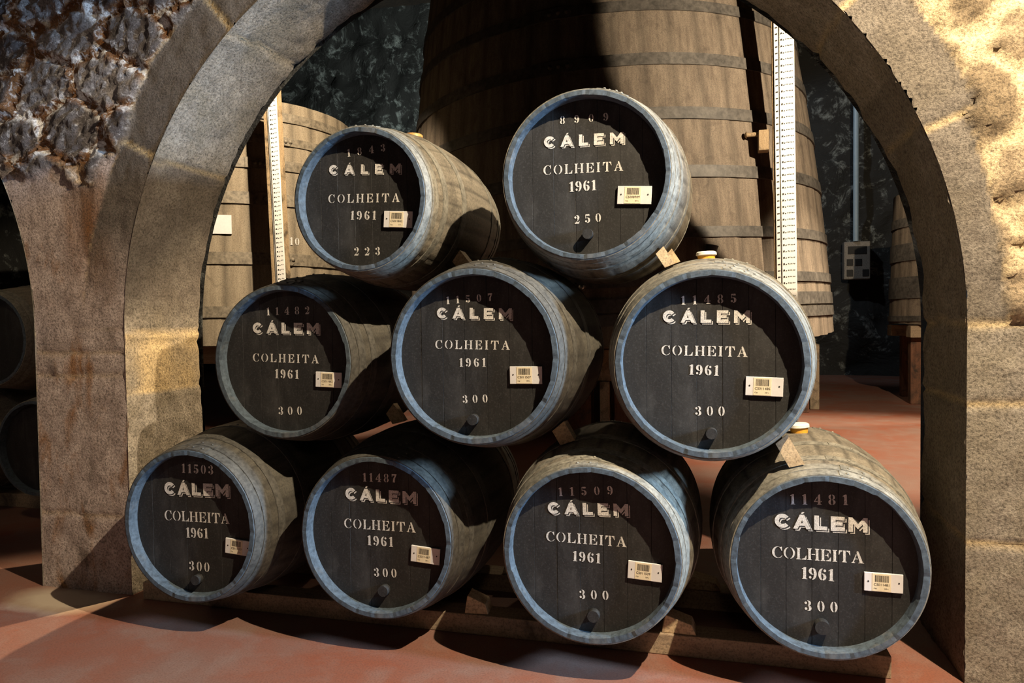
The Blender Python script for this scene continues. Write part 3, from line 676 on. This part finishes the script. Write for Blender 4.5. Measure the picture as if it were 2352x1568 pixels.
LET = {'11503':{'num':[-0.0595,0.2074,0.0937,0.2066,0.0378],'brand':[-0.1458,0.1086,0.1707,0.1124,0.0548],'word':[-0.1492,0.0042,0.165,0.0074,0.0422],'year':[-0.0463,-0.0622,0.0608,-0.0591,0.0419],'vol':[-0.0347,-0.1982,0.0633,-0.1988,0.04],'plate':[0.15,-0.046,0.264,-0.054,0.261,-0.116,0.147,-0.116],'spig':[0.012,-0.229,0.022]},'11487':{'num':[-0.0667,0.2043,0.0755,0.206,0.0329],'brand':[-0.1423,0.1254,0.1607,0.123,0.0493],'word':[-0.1502,0.0166,0.151,0.0176,0.0379],'year':[-0.0528,-0.0447,0.0559,-0.0446,0.0381],'vol':[-0.0254,-0.1669,0.0696,-0.1636,0.0351],'plate':[0.134,-0.03,0.252,-0.038,0.249,-0.098,0.132,-0.093],'spig':[0.021,-0.212,0.023]},'11509':{'num':[-0.117,0.1923,0.0766,0.2076,0.0306],'brand':[-0.1567,0.1226,0.1341,0.1305,0.0451],'word':[-0.1645,0.0273,0.1217,0.0253,0.0359],'year':[-0.0698,-0.0374,0.0296,-0.0396,0.0362],'vol':[-0.0449,-0.1723,0.058,-0.1674,0.0334],'plate':[0.128,-0.02,0.245,-0.027,0.242,-0.084,0.126,-0.082],'spig':[0.006,-0.222,0.023]},'11481':{'num':[-0.1101,0.1939,0.0706,0.2012,0.035],'brand':[-0.1594,0.1073,0.1352,0.1077,0.0511],'word':[-0.168,0.0073,0.1195,0.0085,0.0397],'year':[-0.0749,-0.0582,0.0275,-0.0586,0.0406],'vol':[-0.0637,-0.1675,0.0397,-0.1636,0.0364],'plate':[0.118,-0.015,0.237,-0.016,0.237,-0.083,0.118,-0.081],'spig':[-0.011,-0.211,0.026]},'11482':{'num':[-0.0916,0.19,0.1073,0.1926,0.032],'brand':[-0.159,0.1113,0.153,0.106,0.0478],'word':[-0.1621,-0.0018,0.1446,-0.0086,0.0344],'year':[-0.0601,-0.0702,0.0505,-0.0726,0.0373],'vol':[-0.0453,-0.2229,0.063,-0.2203,0.0348],'plate':[0.131,-0.04,0.253,-0.044,0.251,-0.107,0.13,-0.106]},'11507':{'num':[-0.1092,0.1873,0.0648,0.1966,0.0269],'brand':[-0.1465,0.1326,0.1387,0.1254,0.0415],'word':[-0.1545,0.0263,0.1262,0.0221,0.0319],'year':[-0.0635,-0.0391,0.0368,-0.0386,0.0312],'vol':[-0.0514,-0.1712,0.0424,-0.1666,0.0298],'plate':[0.129,-0.039,0.242,-0.038,0.242,-0.094,0.129,-0.097],'spig':[-0.009,-0.227,0.021]},'11485':{'num':[-0.0917,0.1971,0.086,0.2013,0.0296],'brand':[-0.1525,0.1341,0.1319,0.1297,0.0437],'word':[-0.158,0.0281,0.1202,0.0221,0.0339],'year':[-0.0679,-0.0375,0.0284,-0.0407,0.0346],'vol':[-0.047,-0.1753,0.0477,-0.1746,0.0322],'plate':[0.115,-0.041,0.23,-0.045,0.228,-0.107,0.115,-0.105],'spig':[0.005,-0.232,0.019]},'1843':{'num':[-0.0647,0.1712,0.0948,0.1812,0.029],'brand':[-0.1445,0.1047,0.1586,0.0899,0.0387],'word':[-0.1502,-0.0008,0.1492,-0.013,0.0329],'year':[-0.057,-0.0701,0.05,-0.0752,0.0339],'vol':[-0.0438,-0.2082,0.065,-0.2108,0.0322],'plate':[0.085,-0.045,0.205,-0.053,0.204,-0.112,0.084,-0.107]},'8909':{'num':[-0.0927,0.1911,0.0775,0.1897,0.0276],'brand':[-0.152,0.1085,0.1341,0.1027,0.0418],'word':[-0.1548,0.0164,0.128,0.0136,0.0335],'year':[-0.0624,-0.0488,0.033,-0.0478,0.036],'vol':[-0.0443,-0.1625,0.0497,-0.1586,0.0305],'plate':[0.108,-0.04,0.225,-0.047,0.225,-0.106,0.108,-0.102],'spig':[0.005,-0.201,0.017]}}
C_ = [('11503', 1.0, -2.034, .466, -.122, '300'), ('11487', 1.0, -1.220, .464, -.091, '300'), ('11509', 1.0, -.388, .466, -.120, '300'), ('11481', 0.985, .388, .458, -.041, '300'),
      ('11482', 1.0, -1.660, 1.130, -.008, '300'), ('11507', 1.0, -.792, 1.161, -.170, '300'), ('11485', 1.0, .016, 1.135, -.137, '300'),
      ('1843', .868, -1.260, 1.752, -.093, '223'), ('8909', .9385, -.398, 1.787, -.097, '250')]
LAB = {'11503': 'black-headed cask numbered 11503, bottom row beside the left pier', '11487': 'black-headed cask numbered 11487, second in the bottom row',
       '11509': 'black-headed cask numbered 11509, third in the bottom row', '11481': 'black-headed cask numbered 11481 with a white-topped bung, bottom row by the right pier',
       '11482': 'black-headed cask numbered 11482 without tap bung, leftmost of the middle row', '11507': 'black-headed cask numbered 11507, middle of the middle row',
       '11485': 'black-headed cask numbered 11485 with a pale yellow bung on top, middle row', '1843': 'smaller cask numbered 1843 with the volume 223, top row',
       '8909': 'cask numbered 8909 with the volume 250, top row before the big vat'}
BUNG = {'11481': ('bung_o', 'bung_w', -.07), '11485': ('bung_o', 'bung_w', -.02), '1843': ('bung_r', 'bung_r', .06)}
for num, k, x, z, y0, vol in C_:
    h = dict(LET[num]); h['v'] = vol
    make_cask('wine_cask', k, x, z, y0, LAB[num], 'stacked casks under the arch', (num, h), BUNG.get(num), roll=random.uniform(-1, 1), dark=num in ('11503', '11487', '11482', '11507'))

# ------------------------------------------------------------------ rails and chocks
def simple(name, lo, hi, m, label, cat, group=None, bevel=.004, M4=None):
    c = Vector(((lo[0] + hi[0]) / 2, (lo[1] + hi[1]) / 2, lo[2])); b = MB()
    b.box(Vector(lo) - c, Vector(hi) - c)
    o = b.build(name, m, None, bevel); o.location = c
    if M4 is not None: o.matrix_world = Matrix.Translation(c) @ M4
    return tag(o, label, cat, group)
simple('support_rail', (-2.55, .19, 0), (.635, .30, .082), M['rail'], 'long dark wooden rail under the front ends of the bottom casks', 'rail', 'wooden rails under the casks')
simple('support_rail', (-2.55, .66, 0), (.60, .78, .082), M['rail'], 'long dark wooden rail behind, under the rear of the bottom casks', 'rail', 'wooden rails under the casks')
def wedge(name, c, size, rot, label, group, flip=1):
    w_, d_, h_ = size; b = MB()
    vs = [(-w_ / 2, -d_ / 2, 0), (w_ / 2, -d_ / 2, 0), (w_ / 2, d_ / 2, 0), (-w_ / 2, d_ / 2, 0), (-w_ / 2 * .75, -d_ / 2, h_), (w_ / 2 * .75, -d_ / 2, h_ * .55), (w_ / 2 * .75, d_ / 2, h_ * .55), (-w_ / 2 * .75, d_ / 2, h_)]
    b.add([(v[0] * flip, v[1], v[2]) for v in vs], [(0, 3, 2, 1), (4, 5, 6, 7), (0, 1, 5, 4), (1, 2, 6, 5), (2, 3, 7, 6), (3, 0, 4, 7)][::1])
    o = b.build(name, M['chock'], None, .003); o.location = c; o.rotation_euler = rot
    bm = bmesh.new(); bm.from_mesh(o.data); bmesh.ops.recalc_face_normals(bm, faces=bm.faces); bm.to_mesh(o.data); bm.free()
    return tag(o, label, 'chock', group)
GCH = 'wooden chocks wedged between the casks'
wedge('wooden_chock', (-.915, .245, .082), (.10, .09, .075), (0, 0, .1), 'small raw wood chock on the front rail right of cask 11487', GCH)
wedge('wooden_chock', (-.10, .245, .082), (.13, .09, .07), (0, 0, 0), 'pale wedge on the front rail right of cask 11509', GCH)
wedge('wooden_chock', (-.01, .72, .082), (.15, .09, .06), (0, 0, 0), 'pale wedge on the rear rail between casks 11509 and 11481', GCH)
wedge('wooden_chock', (-.86, .72, .082), (.15, .09, .06), (0, 0, 0), 'pale wedge on the rear rail behind cask 11487', GCH)
wedge('wooden_chock', (-1.66, .72, .082), (.15, .09, .06), (0, 0, 0), 'pale wedge on the rear rail behind cask 11503', GCH)

def crevice_chock(up, lo, ya, yb, u0, u1, label):
    """block filling the gap between an upper cask and the lower cask to its right"""
    A = next(c for c in C_ if c[0] == up); B_ = next(c for c in C_ if c[0] == lo)
    a = Vector((A[2], A[3])); c = Vector((B_[2], B_[3])); d = (c - a); Dd = d.length; d /= Dd; p = Vector((-d.y, d.x))
    vs = []
    for y in (ya, yb):
        ra = prof_r(min(max(y - A[4], 0), LEN), A[1]) + .010; rb = prof_r(min(max(y - B_[4], 0), LEN), B_[1]) + .010
        for u in (u0, u1):
            va = math.sqrt(ra * ra - u * u); vb = Dd - math.sqrt(rb * rb - u * u)
            if vb < va + .004: vb = va + .004
            for v in (va, vb):
                q = a + d * v + p * u; vs.append(Vector((q.x, y, q.y)))
    cen = sum(vs, Vector()) / 8
    f = [(0, 1, 3, 2), (4, 6, 7, 5), (0, 2, 6, 4), (1, 5, 7, 3), (2, 3, 7, 6), (0, 4, 5, 1)]
    o = mesh_obj('wooden_chock', [v - cen for v in vs], f, M['chock']); o.location = cen
    bm = bmesh.new(); bm.from_mesh(o.data); bmesh.ops.recalc_face_normals(bm, faces=bm.faces); bm.to_mesh(o.data); bm.free()
    return tag(o, label, 'chock', GCH)
crevice_chock('8909', '11485', .13, .18, .05, .088, 'raw wood chock between cask 8909 and cask 11485')
crevice_chock('8909', '11485', .28, .31, .055, .11, 'thin pointed wood chock behind another between casks 8909 and 11485')
crevice_chock('1843', '11507', .25, .31, .06, .115, 'tan chock between cask 1843 and cask 11507')
crevice_chock('11507', '11509', .13, .19, .04, .10, 'rough pale chock between cask 11507 and cask 11509')
crevice_chock('11485', '11481', .03, .08, .055, .105, 'large pale chock between cask 11485 and cask 11481')
crevice_chock('11482', '11487', .36, .40, .10, .155, 'thin striped chock in the gap between casks 11482 and 11487')

# ------------------------------------------------------------------ upright vats
def make_vat(name, loc, zb, zt, rfun, hoops, m, label, tilt=0.0, nst=60, lap=None):
    e = empty(name, (loc[0], loc[1], zb), label, 'vat'); e.rotation_euler = (0, tilt, 0)
    H = zt - zb; n = nst * 4; nz_ = 24
    vs = []; at = []; fs = []
    for j in range(nz_ + 1):
        z = H * j / nz_; r = rfun(z)
        for k in range(n):
            a = 2 * math.pi * k / n; ed = 1.0 if k % 4 == 0 else 0.0
            rr = r - .004 * ed + .003 * math.sin(k // 4 * 2.7); vs.append((rr * math.cos(a), rr * math.sin(a), z + (.012 * math.sin(k // 4 * 5.1) if j == 0 else 0))); at.append(ed)
    for j in range(nz_):
        for k in range(n): fs.append((j * n + k, j * n + (k + 1) % n, (j + 1) * n + (k + 1) % n, (j + 1) * n + k))
    mesh_obj('staves', vs, fs, m, e, None, True, {'stave': at})
    for nm, z in (('bottom_board', .12), ('top_board', H - .10)):
        r = rfun(z) - .02; b = MB(); b.tube((0, 0, z), (0, 0, z + .04), r, r, 96); b.build(nm, m, e)
    for hi, (za, zb_) in enumerate(hoops):
        za -= zb; zb_ -= zb; nn = 160; th = .018
        rows = [(za, rfun(za) - .01), (za, rfun(za) + th), (zb_, rfun(zb_) + th), (zb_, rfun(zb_) - .01)]
        vs = []; fs = []
        for (z, r) in rows:
            for k in range(nn): a = 2 * math.pi * k / nn; vs.append((r * math.cos(a), r * math.sin(a), z))
        for j in range(3):
            for k in range(nn): fs.append((j * nn + k, j * nn + (k + 1) % nn, (j + 1) * nn + (k + 1) % nn, (j + 1) * nn + k))
        b = MB(); b.add(vs, fs)
        if lap is not None:
            a0 = lap[hi % len(lap)]; r = rfun(za) + th; zm = (za + zb_) / 2; hh = (zb_ - za) / 2
            pts = []
            for q in range(13):   # lap plate with a rounded end
                a = a0 - .16 + .16 * q / 12; k_ = min(1.0, (1 - q / 12) * 6) ** .5; pts.append((a, hh * max(.05, k_)))
            lv = [((r + .010) * math.cos(a), (r + .010) * math.sin(a), zm + s * h2) for s in (-1, 1) for a, h2 in pts]
            lv += [((r - .002) * math.cos(a), (r - .002) * math.sin(a), zm + s * h2) for s in (-1, 1) for a, h2 in pts]
            k = len(pts); lf = [(q, q + 1, k + q + 1, k + q) for q in range(k - 1)] + [(q, 2 * k + q, 2 * k + q + 1, q + 1) for q in range(k - 1)] + [(k + q, k + q + 1, 3 * k + q + 1, 3 * k + q) for q in range(k - 1)] + [(k - 1, 3 * k - 1, 4 * k - 1, 2 * k - 1)]
            b.add(lv, lf)
            for q in range(3):
                a = a0 - .02 - .036 * q; b.dome(((r + .010) * math.cos(a), (r + .010) * math.sin(a), zm), (math.cos(a), math.sin(a), 0), .024, .022, 10)
        b.build('hoop', M['vathoop'] if m != M['vat2'] else M['vat2hoop'], e)
    return e
def rA(z): return 2.664 - .0232 * z - .0179 * z * z
HA = [(4.80, 4.92), (4.30, 4.41), (3.74, 3.86), (3.19, 3.31), (2.61, 2.73), (2.02, 2.125), (1.57, 1.67), (1.33, 1.46), (1.20, 1.31)]
vatA = make_vat('storage_vat', (-1.158, 7.0), .99, 5.6, rA, HA, M['vat'], 'huge brown upright vat with iron hoops standing behind the casks', -.039, 54, [4.72])
HB = [(3.50, 3.60), (3.24, 3.33), (2.96, 3.07), (2.57, 2.70), (1.92, 2.05), (1.35, 1.47)]
vatB = make_vat('storage_vat', (-5.66, 5.3), 1.05, 3.72, lambda z: 1.43 - .004 * z - .012 * max(0, z - 1.6) ** 2, HB, M['vat2'], 'pale upright vat with riveted hoops, half hidden by the left side of the arch', 0, 36, [5.62, 5.75, 5.55])
HC = [(2.55, 2.68), (2.06, 2.31), (1.52, 1.83), (1.19, 1.27)]
vatC = make_vat('storage_vat', (3.80, 9.3), 1.15, 3.05, lambda z: 1.10 - .03 * z, HC, M['vat'], 'smaller dark hooped vat on posts by the far right wall', 0, 28, [4.2])
def wrapped_text(parent, txt, ang, z, h, rfun, m, nm, lab):
    b = MB(); wtot = sum(G[c][0] for c in txt) * h + .3 * h * (len(txt) - 1); x = -wtot / 2
    for c in txt:
        for p in G[c][1]:
            tris = tessellate_polygon([[Vector((q[0], q[1], 0)) for q in p]]); vs = []
            for q in p:
                r = rfun(z + q[1] * h) + .006; a = ang + (x + q[0] * h) / r; vs.append((r * math.cos(a), r * math.sin(a), z + q[1] * h))
            b.add(vs, [tuple(t) for t in tris])
        x += (G[c][0] + .3) * h
    o = b.build(nm, m, parent); o['label'] = lab; return o
wrapped_text(vatB, '10', math.atan2(4.546 - 5.3, -4.371 + 5.66), 2.15 - 1.05, .085, lambda z: 1.43 - .004 * z - .012 * max(0, z - 1.6) ** 2, M['letter'], 'number_lettering', 'white stencilled number')
def vat_plate():
    a = math.atan2(4.044 - 5.3, -4.975 + 5.66); d = Vector((math.cos(a), math.sin(a), 0)); t = Vector((-d.y, d.x, 0)); c = d * 1.432; z = 2.34 - 1.05
    b = MB(); vs = []
    for dd in (0, .012):
        for u, v in ((-.11, -.10), (.11, -.10), (.11, .10), (-.11, .10)): vs.append(c + d * dd + t * u + Vector((0, 0, z + v)))
    b.add(vs, [(4, 5, 6, 7), (0, 1, 5, 4), (1, 2, 6, 5), (2, 3, 7, 6), (3, 0, 4, 7)]); o = b.build('label_plate', M['plate'], vatB); o['label'] = 'white paper label'
vat_plate()
# fittings low on the big vat
b = MB(); b.tube((.05, -2.61, .60), (.05, -2.78, .60), .028, .028, 16); b.dome((.05, -2.78, .60), (0, -1, 0), .028, .02, 14)
o = b.build('tap', M['steel'], vatA); o['label'] = 'steel tap'
b = MB(); b.tube((1.24, -2.30, .86), (1.24, -2.52, .86), .045, .05, 16); b.tube((1.24, -2.50, .80), (1.27, -2.50, .93), .035, .06, 16); o = b.build('valve', M['valve'], vatA); o['label'] = 'black valve'

# stands of the vats
def post(nm, lo, hi, m, par): 
    b = MB(); c = par.location; b.box(Vector(lo) - c, Vector(hi) - c); return b.build(nm, m, par, .008)
st = empty('vat_stand', (-1.158, 7.0, 0), 'wooden stand with beams and posts under the huge brown vat', 'stand')
post('beam', (-2.6, 5.05, .62), (.3, 5.30, .955), M['rail'], st); post('beam', (-3.3, 6.8, .62), (1.05, 7.05, .955), M['rail'], st); post('beam', (-2.6, 8.7, .62), (.3, 8.95, .955), M['rail'], st)
for x, y, m in ((-2.2, 5.05, 'post'), (-1.42, 5.05, 'post'), (-1.08, 5.02, 'palepost'), (-.93, 5.05, 'post'), (-.05, 5.05, 'post'), (-3.2, 6.85, 'post'), (.85, 6.85, 'post'), (-1.2, 6.85, 'post')):
    wd = .10 if m == 'palepost' else .24
    post('leg', (x, y, 0), (x + wd, y + .22, .62), M[m], st)
post('leg', (1.06, 7.62, 0), (1.34, 7.86, .93), M['post'], st)
o = post('leg', (1.40, 8.0, 0), (1.52, 8.5, .90), M['palepost'], st); o['label'] = 'pale wooden leg'
st = empty('vat_stand', (-5.66, 5.3, 0), 'low wooden stand under the pale vat on the left', 'stand')
for x, y in ((-6.4, 4.3), (-4.9, 4.3), (-6.4, 6.1), (-4.9, 6.1)): post('leg', (x, y, 0), (x + .2, y + .2, .84), M['post'], st)
post('beam', (-6.7, 4.25, .84), (-4.4, 4.55, 1.035), M['rail'], st); post('beam', (-6.7, 6.05, .84), (-4.4, 6.35, 1.035), M['rail'], st)
st = empty('vat_stand', (3.8, 9.3, 0), 'reddish wooden posts carrying the smaller vat by the far right wall', 'stand')
for x, y in ((2.86, 8.85), (3.12, 8.75), (4.3, 8.6), (3.0, 9.9), (4.4, 9.9)): post('leg', (x, y, 0), (x + .16, y + .16, .96), M['post'], st)
post('beam', (2.82, 8.7, .96), (4.75, 8.95, 1.13), M['rail'], st); post('beam', (2.82, 9.8, .96), (4.75, 10.05, 1.13), M['rail'], st)

# gauge boards
def gauge(p0, p1, wd, rows, label, lean_y, sep_at):
    """p0 = bottom centre, p1 = top centre"""
    p0 = Vector(p0); p1 = Vector(p1); L = (p1 - p0).length
    e = empty('level_gauge', p0, label, 'gauge')
    zax = (p1 - p0).normalized(); xax = Vector((1, 0, 0)); xax = (xax - zax * xax.dot(zax)).normalized(); yax = zax.cross(xax)
    R = Matrix((xax, yax, zax)).transposed()
    e.rotation_euler = R.to_euler()
    b = MB(); b.box((-wd / 2 - lean_y, .012, 0), (wd / 2, .045 + lean_y, L)); o = b.build('backing', M['gaugewood'], e, .003)
    b = MB(); b.box((-wd / 2, -.004, .02), (-wd / 2 + sep_at - .008, .012, L - .01)); b.box((-wd / 2 + sep_at, -.004, .02), (wd / 2, .012, L - .01)); b.build('face', M['gauge'], e, .002)
    b = MB(); b.tube((-wd / 2 + sep_at - .004, -.006, .02), (-wd / 2 + sep_at - .004, -.006, L - .02), .006, n=10); b.build('glass_tube', M['steel'], e)
    b = MB(); nrow = int(L / rows)
    rnd = random.Random(3)
    for r in range(nrow):
        z = .05 + r * rows
        def dash(x0, x1, dz, hh): b.add([(x0, -.0046, z + dz), (x1, -.0046, z + dz + .004), (x1, -.0046, z + dz + hh + .004), (x0, -.0046, z + dz + hh)], [(0, 1, 2, 3)])
        x = -wd / 2 + .01
        dash(x, x + sep_at * .45, 0, rows * .22)
        x = -wd / 2 + sep_at + .008
        dash(x, x + .016, 0, rows * .30); dash(x + .022, x + .034, 0, rows * .18)
        for q in range(5):
            x0 = -wd / 2 + sep_at + .052 + q * .014
            if x0 + .009 < wd / 2 - .006: dash(x0, x0 + .009, .004 + rnd.uniform(0, .003), rows * .18)
    b.build('scale_marks', M['print'], e)
    return e
gauge((.80, 4.92, .0), (.745, 4.92, 4.75), .185, .062, 'white gauge board with small black figures before the huge vat', .02, .052)
gauge((-4.02, 3.75, .0), (-4.145, 3.75, 3.75), .105, .045, 'narrow white gauge board leaning before the pale left vat', .055, .02)
b = MB(); b.box((-.05, -.05, 0), (.05, .09, .20)); b.tube((-.05, 0, .17), (-.16, 0, .17), .022, .022, 12); b.dome((-.16, 0, .17), (-1, 0, 0), .035, .02, 12)
o = b.build('gauge_bracket', M['gaugewood'], None, .006); o.location = (.575, 5.02, 2.93); tag(o, 'brown bracket with a steel bolt beside the white gauge board', 'bracket')

# wall box and conduit at the back
bx = empty('control_box', (3.05, 13.62, 2.03), 'grey control box with dark windows on the back rock wall', 'box')
b = MB(); b.box((-.25, 0, 0), (.25, .22, .78)); b.build('housing', M['box'], bx, .02)
for nm, x0, z0, x1, z1 in (('display', -.18, .52, .18, .68), ('button', -.20, .28, -.08, .42), ('button', -.04, .28, .09, .42), ('button', -.20, .06, -.08, .20), ('button', .10, .06, .22, .20)):
    b = MB(); b.box((x0, -.012, z0), (x1, .01, z1)); b.build(nm, M['print'], bx, .004)
b = MB(); b.tube((0, 0, 0), (0, 0, 6.1), .055, n=16); o = b.build('conduit', M['pipe']); o.location = (3.02, 13.6, 2.81); tag(o, 'pale blue vertical conduit above the control box', 'pipe')

# ------------------------------------------------------------------ the bay on the left
GB = 'casks in the left bay'
make_cask('wine_cask', 1.0, -4.62, 1.20, 1.15, 'upper cask glimpsed through the dark opening left of the pier', GB, detail=False)
make_cask('wine_cask', 1.0, -4.235, .486, 1.12, 'cask low beside the pier in the dark left opening', GB, detail=False)
make_cask('wine_cask', 1.0, -5.01, .486, 1.12, 'lower cask farther from the pier in the dark left opening', GB, detail=False)
simple('support_rail', (-6.6, 1.40, 0), (-3.6, 1.52, .095), M['rail'], 'dark rail under the casks of the left bay', 'rail')
simple('support_rail', (-6.6, 1.86, 0), (-3.6, 1.98, .095), M['rail'], 'dark rail under the rear of the left bay casks', 'rail')
